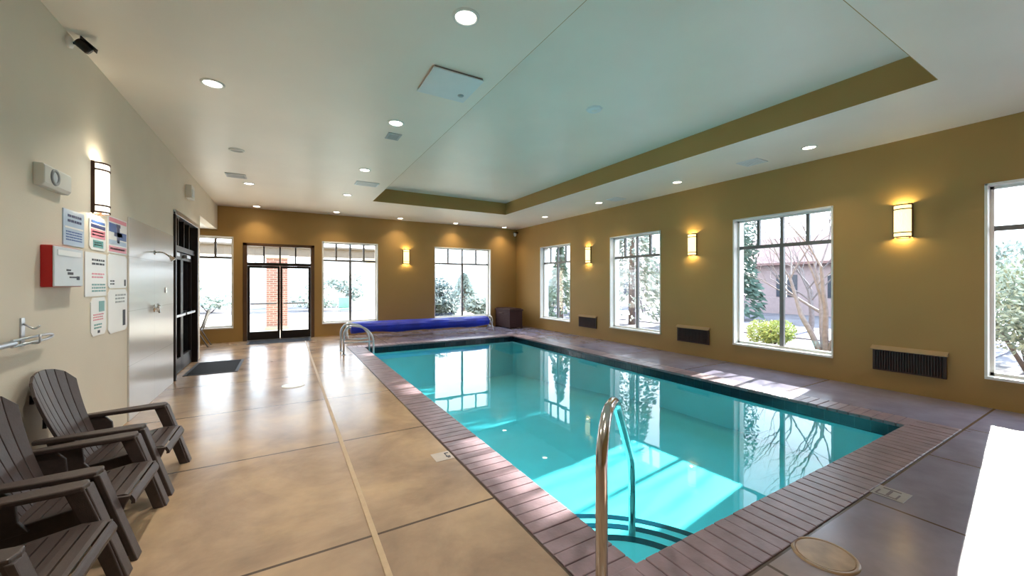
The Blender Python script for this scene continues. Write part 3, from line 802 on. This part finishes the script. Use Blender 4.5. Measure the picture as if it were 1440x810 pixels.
# pool rule signs
def sign(name, y0, y1, z0, z1, mat, label, bands, notch=0., proj=.006):
    """bands: (u0, u1, v0, v1, material) in 0-1 sign units"""
    e = empty(name, (XL, (y0+y1)/2, (z0+z1)/2), label, 'sign', 'pool rule signs on the left wall')
    a, h_ = (y1-y0)/2-.004, (z1-z0)/2-.004
    if notch:
        q_ = notch; poly = [(-a*(1-q_), -h_), (a*(1-q_), -h_), (a, -h_+h_*q_), (a, h_-h_*q_), (a*(1-q_), h_), (-a*(1-q_), h_), (-a, h_-h_*q_), (-a, -h_+h_*q_)]
    else: poly = [(-a, -h_), (a, -h_), (a, h_), (-a, h_)]
    MB().prism(poly, 0, proj, lambda u, v, t_: (t_, u, v)).build('board', mat, e)
    by = {}
    for q_, (u0, u1, v0, v1, mm) in enumerate(bands):
        by.setdefault(mm if (u1-u0 < .17 and v1-v0 < .11) else (mm, q_), MB()).box(proj, proj+.0015, -a+2*a*u0, -a+2*a*u1, -h_+2*h_*v0, -h_+2*h_*v1)
    for mm, kb in by.items():
        band = isinstance(mm, tuple); mm = mm[0] if band else mm
        kb.build({'midblue': 'blue_print', 'navy': 'navy_print', 'pink': 'pink_print', 'teal': 'teal_print', 'darkink': 'grey_print', 'greyring': 'pale_print', 'paper': 'white_print', 'bluepaper': 'light_print'}[mm].replace('print', 'band' if band else 'lettering'), M[mm], e)
def lines(u0, u1, v0, v1, n, mm, seed):
    random.seed(seed); r_ = []
    for i in range(n):
        v = v1-(v1-v0)*(i+.2)/n; u = u0
        while u < u1-.05:
            l_ = random.uniform(.05, .16); r_.append((u, min(u1, u+l_), v-(v1-v0)/n*.5, v, mm)); u += l_+.03
    return r_
sign('wall_sign', 4.47, 4.85, 1.86, 2.16, M['bluepaper'], 'light blue notice above the red emergency cabinet', lines(.12, .88, .12, .42, 4, 'midblue', 1)+lines(.2, .85, .62, .9, 2, 'navy', 2)+[(.06, .94, .48, .53, 'paper')])
sign('wall_sign', 4.86, 5.34, 1.43, 1.84, M['paper'], 'blank white notice right beside the red emergency cabinet', lines(.30, .95, .08, .3, 3, 'teal', 3)+lines(.3, .9, .7, .88, 2, 'darkink', 4)+lines(.3, .9, .4, .55, 2, 'pink', 12))
sign('wall_sign', 4.95, 5.34, 1.86, 2.18, M['paper'], 'notched sign with blue, pink and teal bands below the sconce', [(.08, .92, .66, .76, 'navy'), (.1, .9, .80, .88, 'midblue'), (.08, .92, .36, .62, 'pink'), (.2, .8, .08, .30, 'teal')]+lines(.14, .86, .4, .58, 2, 'paper', 5)+lines(.26, .74, .12, .26, 2, 'paper', 6), .22)
sign('wall_sign', 5.38, 5.92, 1.86, 2.24, M['paper'], 'sign with pink header and blue figure, topmost on the right', [(.04, .96, .86, .97, 'pink'), (.04, .42, .58, .82, 'midblue'), (.58, .96, .40, .62, 'midblue'), (.44, .58, .30, .74, 'navy'), (.30, .72, .48, .60, 'navy'), (.40, .62, .74, .83, 'navy'), (.04, .96, .04, .20, 'pink'), (.04, .96, .24, .36, 'bluepaper')]+lines(.1, .9, .07, .17, 1, 'paper', 7))
sign('wall_sign', 5.38, 5.92, 1.50, 1.855, M['paper'], 'plain white notched sign in the middle of the right column', lines(.1, .3, .08, .25, 2, 'darkink', 8)+[(.84, .92, .06, .26, 'darkink')], .16)
sign('wall_sign', 4.98, 5.34, 1.06, 1.425, M['paper'], 'notched sign with green, pink and teal marks, lowest on the left', [(.50, .86, .62, .90, 'teal'), (.42, .56, .06, .13, 'darkink')]+lines(.14, .80, .38, .58, 3, 'pink', 9)+lines(.2, .7, .16, .32, 2, 'teal', 10), .24)
sign('wall_sign', 5.38, 5.93, 1.04, 1.495, M['paper'], 'white notched sign with grey writing, lowest on the right', lines(.35, .9, .66, .9, 3, 'greyring', 11)+[(.74, .88, .12, .5, 'darkink')], .2)

# rescue pole lying on wall bracket
e = empty('rescue_pole', (XL, 3.4, 1.17), 'pale rescue pole with loop end lying along the left wall', 'rescue pole')
loop = [(.045, .30, .018)]+[(.045, .66+.14*math.sin(a), .018*math.cos(a)) for a in [PI*q_/12 for q_ in range(13)]]+[(.045, .30, -.018)]
MB().tube(loop, .009, 8).build('loop', M['dullsteel'], e)
MB().tube([(.045, -1.6, 0), (.045, .32, 0)], .019, 10).build('pole', M['dullsteel'], e)
e = empty('wall_hook', (XL, 3.92, 1.15), 'steel wall hook holding the loop end of the rescue pole', 'hook')
MB().box(0, .008, -.022, .022, -.02, .17).build('plate', M['dullsteel'], e)
MB().tube(smooth_path([(.008, 0, .0), (.085, 0, -.005), (.085, 0, .055)], .02), .007, 8).build('lower_prong', M['dullsteel'], e)
MB().tube(smooth_path([(.008, 0, .13), (.06, 0, .09), (.085, 0, .115)], .02), .006, 8).build('upper_prong', M['dullsteel'], e)

# shower
sw = empty('wall_shower', (XL, 6.93, 0), 'tall glossy white shower wall panel with steel fittings left of the black door', 'shower')
MB().box(0, .016, -.98, 1.03, 0, 2.30).build('wall_panel', M['panel'], sw, .003, uv=True)
k = MB().tube(smooth_path([(.016, 0, 1.97), (.10, 0, 1.98), (.17, .01, 1.92)], .04), .010, 10)
sa = k.build('shower_arm', M['steel'], sw)
MB().lathe([(.03, 0), (.03, .006), (.012, .012)], 18, Matrix.Translation((.016, 0, 1.97)) @ Matrix.Rotation(PI/2, 4, 'Y')).build('wall_plate', M['steel'], sa)
MB().lathe([(.012, .03), (.02, .0), (.034, -.035), (.034, -.045), (0, -.045)], 20, Matrix.Translation((.185, .01, 1.91)) @ Matrix.Rotation(math.radians(-35), 4, 'Y')).build('spray_head', M['steel'], sa)
va = MB().lathe([(.05, 0), (.048, .008), (.016, .012), (.016, .05), (0, .052)], 20, Matrix.Translation((.016, -.01, 1.22)) @ Matrix.Rotation(PI/2, 4, 'Y')).build('valve', M['steel'], sw)
k = MB()
for a in (.5, .5+PI/2): k.tube([(.06, -.01-.07*math.cos(a), 1.22-.07*math.sin(a)), (.06, -.01+.07*math.cos(a), 1.22+.07*math.sin(a))], .011, 8)
k.build('cross_handle', M['steel'], va)
MB().box(.016, .026, .52, .60, 1.42, 1.50).build('push_plate', M['steel'], sw, .003)
e = empty('wall_alarm', (XL, 9.02, 3.20), 'small white alarm box high on the wall over the black door', 'alarm box')
MB().box(0, .09, -.14, .14, -.12, .12).build('housing', M['offwhite'], e, .008)
MB().box(.09, .096, -.09, .09, -.08, .05).build('face', M['palegrey'], e, .003)

# ------------------------------------------------------------------ outside
g = MB()
for a in holes2d(-70, 90, -60, 140, [(AX-.3, XR+.32, YN-.3, YF+.32)]): g.box(*a, -.4, -.06)
structure('ground_outside', g, M['ground'], 'pale sunlit gravel ground outside the windows', 'ground')
o = MB().box(-25, 9.2, YF+.34, 24, -.058, -.045).build('patio_ground', M['beige']); tag(o, 'bright pale paved patio outside the end wall', 'patio', None, 'structure')
o = MB().box(13, 16.5, 2, 60, -.05, -.03).build('ground_road', M['road']); tag(o, 'lavender grey driveway beyond the right wall windows', 'driveway', None, 'structure')
random.seed(11)
def ridge(name, pts, h_, y, dep, mat, label):
    k = MB(); n = len(pts); vs = []
    for i, (x, z) in enumerate(pts): vs += [(x, y-dep, -.4), (x, y, z*h_), (x, y+dep, -.4)]
    fs = []
    for i in range(n-1): a = 3*i; fs += [(a, a+3, a+4, a+1), (a+1, a+4, a+5, a+2)]
    k.add(vs, fs, True); tag(k.build(name, mat), label, 'hill', None, 'structure')
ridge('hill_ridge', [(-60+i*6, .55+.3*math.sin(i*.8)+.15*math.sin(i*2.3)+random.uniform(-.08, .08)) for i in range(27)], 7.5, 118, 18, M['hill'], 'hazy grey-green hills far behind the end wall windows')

def foliage(mb, c, rad, n, size, seed, flat=1.):
    rd = random.Random(seed)
    for _ in range(n):
        while True:
            p = Vector((rd.uniform(-1, 1), rd.uniform(-1, 1), rd.uniform(-1, 1)))
            if .25 < p.length < 1: break
        p = p*(p.length**-.45); q_ = Vector((p.x*rad[0], p.y*rad[1], p.z*rad[2]))+Vector(c)
        if q_.z < -.04: q_.z = -.03+rd.random()*.1
        u = Vector((rd.gauss(0, 1), rd.gauss(0, 1), rd.gauss(0, 1))).normalized(); v = u.orthogonal().normalized()
        s_ = size*rd.uniform(.6, 1.3)
        mb.add([q_-u*s_, q_+v*s_*.45, q_+u*s_, q_-v*s_*.45], [(0, 1, 2, 3)])
def bush(loc, rad, n, size, mat, label, seed, stems=4):
    e = empty('garden_bush', loc, label, 'bush', 'bushes outside the windows')
    k = MB(); rd = random.Random(seed)
    m = 5
    for i in range(m):
        a = 2*PI*i/m+rd.random(); rr = .42
        foliage(k, (rad[0]*rr*math.cos(a), rad[1]*rr*math.sin(a), rad[2]*rd.uniform(.75, 1.15)), [r_*.62 for r_ in rad], n//m, size, seed*31+i)
    k.build('foliage', mat, e)
    k = MB()
    for i in range(stems):
        a = 2*PI*i/stems+rd.random(); k.tube([(0, 0, -.08), (rad[0]*.25*math.cos(a), rad[1]*.25*math.sin(a), rad[2]*.6), (rad[0]*.5*math.cos(a), rad[1]*.5*math.sin(a), rad[2]*1.2)], [.04, .025, .01], 6)
    k.build('stem', M['bark'], e)
def conifer(loc, h_, r_, n, size, mat, label, seed):
    e = empty('garden_tree', loc, label, 'tree', 'trees outside the windows')
    MB().tube([(0, 0, -.1), (0, 0, h_*.6), (0, 0, h_*.97)], [.14, .09, .02], 8).build('trunk', M['bark'], e)
    k = MB(); rd = random.Random(seed)
    for _ in range(n):
        t_ = rd.random()**.75; z = h_*(.06+.94*t_); rr = r_*(1-t_*.93)*(.55+.45*rd.random()); a = rd.uniform(0, 2*PI)
        q_ = Vector((rr*math.cos(a), rr*math.sin(a), z-.15*rr)); u = Vector((math.cos(a), math.sin(a), -.5+rd.gauss(0, .35))).normalized(); v = u.orthogonal().normalized()
        s_ = size*rd.uniform(.6, 1.3); k.add([q_-u*s_, q_+v*s_*.4, q_+u*s_, q_-v*s_*.4], [(0, 1, 2, 3)])
    k.build('foliage', mat, e)
def bare_tree(loc, h_, label, seed, trunks=3, spread=.5, depth=5, r0_=.07, lean=.35):
    e = empty('bare_tree', loc, label, 'tree', 'trees outside the windows')
    rd = random.Random(seed); tr = MB(); br = MB()
    def grow(p, d_, L, r, lev, mb):
        pts = [p]; rs = [r]; q_ = p.copy(); dd = d_.copy()
        for i in range(4):
            dd = (dd+Vector((rd.gauss(0, .13), rd.gauss(0, .13), rd.gauss(.03, .08)))).normalized(); q_ = q_+dd*L/4; pts.append(q_.copy()); rs.append(r*(1-.12*(i+1)))
        mb.tube(pts, rs, 6 if lev > 1 else 4, cap=False)
        if lev <= 0: return
        for i in range(3 if lev > 1 else 2):
            k_ = rd.choice((2, 3, 4)) if i else 4
            nd = (dd+Vector((rd.gauss(0, spread), rd.gauss(0, spread), rd.gauss(.12, .3)))).normalized()
            grow(pts[k_], nd, L*rd.uniform(.6, .82), rs[k_]*.66, lev-1, br)
    for i in range(trunks):
        a = 2*PI*i/trunks+rd.random()
        grow(Vector((.06*math.cos(a), .06*math.sin(a), -.1)), Vector((lean*math.cos(a), lean*math.sin(a), 1)).normalized(), h_*.34, r0_, depth-1, tr)
    tr.build('trunk', M['bark'], e); br.build('branches', M['bark'], e)

# end wall side: covered patio
def brick_col(x, y, w_, z1, mat, label):
    e = empty('patio_column', (x, y, -.06), label, 'column')
    MB().box(-w_/2, w_/2, -w_/2, w_/2, .12, z1).build('shaft', mat, e, uv=True)
    MB().box(-w_/2-.05, w_/2+.05, -w_/2-.05, w_/2+.05, 0, .12).build('base', M['beige'], e, .01)
    MB().box(-w_/2-.05, w_/2+.05, -w_/2-.05, w_/2+.05, z1, z1+.1).build('cap', M['beige'], e, .01)
brick_col(-.24, 16.2, .64, 2.50, M['brickwall'], 'red brick patio column seen through the double door')
brick_col(2.94, 16.2, .46, 2.50, M['beige'], 'pale patio column through the window beside the double door')
o = MB().box(-9, 3.9, 16.0, 16.4, 2.54, 2.86).box(-9, 4.0, 15.9, 16.5, 2.86, 2.92).build('patio_beam', M['patio']); tag(o, 'long taupe patio beam outside the end wall', 'beam')
e = empty('patio_chair', (2.4, 19.5, -.06), 'sea green cushioned patio chair outside the end wall', 'chair')
MB().box(-.25, .25, -.25, .25, .38, .48).build('seat', M['fabricgreen'], e, .03); MB().box(-.25, .25, .2, .3, .48, .98).build('backrest', M['fabricgreen'], e, .03)
for x, y in ((-.23, -.23), (.23, -.23), (-.23, .25), (.23, .25)): MB().tube([(x, y, 0), (x, y, .4)], .018, 8).build('leg', M['bronze'], e)
e = empty('patio_table', (3.9, 17.6, -.06), 'grey round patio table beyond the pale column', 'table')
MB().lathe([(0, .74), (.52, .74), (.55, .72), (.52, .70), (0, .70)], 28).build('tabletop', M['bronze'], e)
MB().tube([(0, 0, .0), (0, 0, .70)], .05, 10).build('pedestal', M['bronze'], e); MB().lathe([(.28, 0), (.26, .03), (.05, .05)], 20).build('base', M['bronze'], e)
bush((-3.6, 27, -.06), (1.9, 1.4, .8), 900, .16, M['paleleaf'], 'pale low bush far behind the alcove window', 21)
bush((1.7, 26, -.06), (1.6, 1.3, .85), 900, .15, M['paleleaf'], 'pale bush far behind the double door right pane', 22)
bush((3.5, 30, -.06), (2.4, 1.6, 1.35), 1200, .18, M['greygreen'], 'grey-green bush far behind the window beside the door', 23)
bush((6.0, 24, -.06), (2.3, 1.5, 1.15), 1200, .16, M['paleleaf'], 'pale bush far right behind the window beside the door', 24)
bush((5.45, 15.2, -.06), (.8, .6, .62), 1500, .11, M['darkshrub'], 'dark shrub behind the left half of the wide end wall window', 25)
bush((7.75, 16.0, -.06), (.85, .7, .62), 1500, .11, M['greygreen'], 'grey shrub behind the right half of the wide end wall window', 26)
conifer((9.0, 21.0, -.06), 2.2, 1.3, 1500, .16, M['greygreen'], 'rounded conifer behind the wide end wall window', 27)
bush((6.35, 18.6, -.06), (1.0, .8, 1.15), 1500, .12, M['darkshrub'], 'tall dark shrub behind the middle of the wide end wall window', 28)
# right side garden
bush((10.3, 5.05, -.06), (.60, .5, .44), 4200, .036, M['yellowgreen'], 'round yellow-green bush outside the bare tree window', 31)
bare_tree((11.2, 4.3, -.06), 6.2, 'bare grey multi-stemmed tree outside the third right window', 7, 4, .42, 5, .075, .26)
bare_tree((15.2, 6.2, -.06), 4.6, 'bare tree standing behind the multi-stemmed bare tree', 19, 2, .5, 5, .08, .2)
conifer((17.5, 10.0, -.06), 4.6, 1.25, 1700, .2, M['evergreen'], 'dark evergreen left of the bare trees', 33)
bush((11.6, 1.35, -.06), (1.3, 1.4, 1.25), 9000, .05, M['sage'], 'large sage green bush outside the window at the right edge', 34)
bush((18.0, 3.4, -.06), (1.8, 2.4, 1.7), 5000, .09, M['greygreen'], 'tall grey-green bush behind the large sage bush', 35)
bush((12.3, 7.75, -.06), (1.35, 1.15, 2.75), 9000, .085, M['evergreen'], 'tall dense evergreen shrub left behind the bare tree window', 36)
bush((12.7, 14.2, -.06), (.9, .8, .5), 1200, .09, M['sage'], 'low sage bush outside the second right window', 37)
bare_tree((17.0, 14.8, -.06), 4.2, 'bare tree outside the second right window', 23, 2, .5, 5, .07, .2)
conifer((11.9, 10.95, -.06), 6.2, 1.5, 5200, .11, M['greygreen'], 'tall grey-green conifer between the two far right windows', 38)
bush((11.6, 15.9, -.06), (.8, .8, 1.2), 1600, .10, M['darkshrub'], 'dark shrub outside the farthest right window', 39)
conifer((10.3, 13.5, -.06), 3.4, .75, 1200, .12, M['evergreen'], 'narrow green conifer outside the farthest right window', 40)
bush((14.5, 16.5, -.06), (1.4, 1.4, .8), 1300, .13, M['greygreen'], 'grey bush farther beyond the second right window', 41)
# houses
def house(loc, sx, sy, sz, rh, wall, roof, label, rz=0.):
    e = empty('house', loc, label, 'house', 'houses outside', rz=rz)
    MB().box(-sx, sx, -sy, sy, 0, sz).build('wall', wall, e)
    MB().prism([(-sx-.4, sz), (sx+.4, sz), (sx+.4, sz+.12), (0, sz+rh), (-sx-.4, sz+.12)], -sy-.4, sy+.4, lambda u, v, t_: (u, t_, v)).build('roof', roof, e)
    for y in (-sy*.55, 0, sy*.55):
        wd = MB().box(-sx-.02, -sx+.02, y-.5, y+.5, sz*.35, sz*.8).build('window', M['housedark'], e)
        MB().box(-sx-.03, -sx-.02, y-.03, y+.03, sz*.35, sz*.8).build('muntin', M['white'], wd)
house((27, 10.5, -.06), 4, 4.2, 2.6, 1.9, M['house'], M['roofred'], 'mauve house with dull red roof behind the bare trees')
house((24, 21, -.06), 3, 2.6, 2.4, 1.2, M['beige'], M['house'], 'beige house beyond the second right window')

# ------------------------------------------------------------------ light
wd = bpy.data.worlds.new('sky'); sc.world = wd; wd.use_nodes = True
nt = wd.node_tree; nt.nodes.clear()
bg = nt.nodes.new('ShaderNodeBackground'); wo = nt.nodes.new('ShaderNodeOutputWorld'); nt.links.new(bg.outputs[0], wo.inputs[0])
tc = nt.nodes.new('ShaderNodeTexCoord'); sp = nt.nodes.new('ShaderNodeSeparateXYZ'); cr = nt.nodes.new('ShaderNodeValToRGB')
nt.links.new(tc.outputs['Generated'], sp.inputs[0]); nt.links.new(sp.outputs[2], cr.inputs[0])
cr.color_ramp.elements[0].color = (.85, .92, 1, 1); cr.color_ramp.elements[1].color = (.62, .78, 1, 1); cr.color_ramp.elements[1].position = .7
nt.links.new(cr.outputs[0], bg.inputs[0]); bg.inputs[1].default_value = 3.6
sl = bpy.data.lights.new('sun', 'SUN'); sl.energy = 20; sl.angle = math.radians(.8); sl.color = (1, .965, .9)
so = bpy.data.objects.new('sun', sl); COL.objects.link(so)
so.rotation_euler = Vector((-1, -.13, -.43)).to_track_quat('-Z', 'Y').to_euler()
def portal(loc, rot, sx, sy):
    ld = bpy.data.lights.new('window_portal', 'AREA'); ld.shape = 'RECTANGLE'; ld.size = sx; ld.size_y = sy; ld.cycles.is_portal = True
    o = bpy.data.objects.new('window_portal', ld); COL.objects.link(o); o.location = loc; o.rotation_euler = rot
for y0, y1 in RW: portal((XR+.2, (y0+y1)/2, (WZ0+WZ1)/2), Vector((-1, 0, 0)).to_track_quat('-Z', 'Y').to_euler(), y1-y0, WZ1-WZ0)
for x0, x1 in FW: portal(((x0+x1)/2, YF+.2, (WZ0+WZ1)/2), Vector((0, -1, 0)).to_track_quat('-Z', 'Y').to_euler(), x1-x0, WZ1-WZ0)
portal(((FD[0]+FD[1])/2, YF+.2, 1.32), Vector((0, -1, 0)).to_track_quat('-Z', 'Y').to_euler(), 1.68, 2.64)

# ------------------------------------------------------------------ camera
cd = bpy.data.cameras.new('camera'); co = bpy.data.objects.new('camera', cd); COL.objects.link(co)
cd.sensor_width = 36; cd.lens = 36*547.3/1440; cd.shift_y = -6/1440; cd.clip_end = 500; cd.clip_start = .02
co.location = (0, 0, CAM_H); co.rotation_euler = (PI/2, 0, -math.radians(30.25))
sc.camera = co

sc.view_settings.view_transform = 'Standard'; sc.view_settings.look = 'None'; sc.view_settings.gamma = 1; sc.view_settings.use_curve_mapping = False
sc.view_settings.exposure = 0.97
cy = sc.cycles
cy.use_denoising = True; cy.max_bounces = 10; cy.diffuse_bounces = 5; cy.glossy_bounces = 4; cy.transparent_max_bounces = 12; cy.sample_clamp_indirect = 8; cy.caustics_reflective = False; cy.caustics_refractive = False
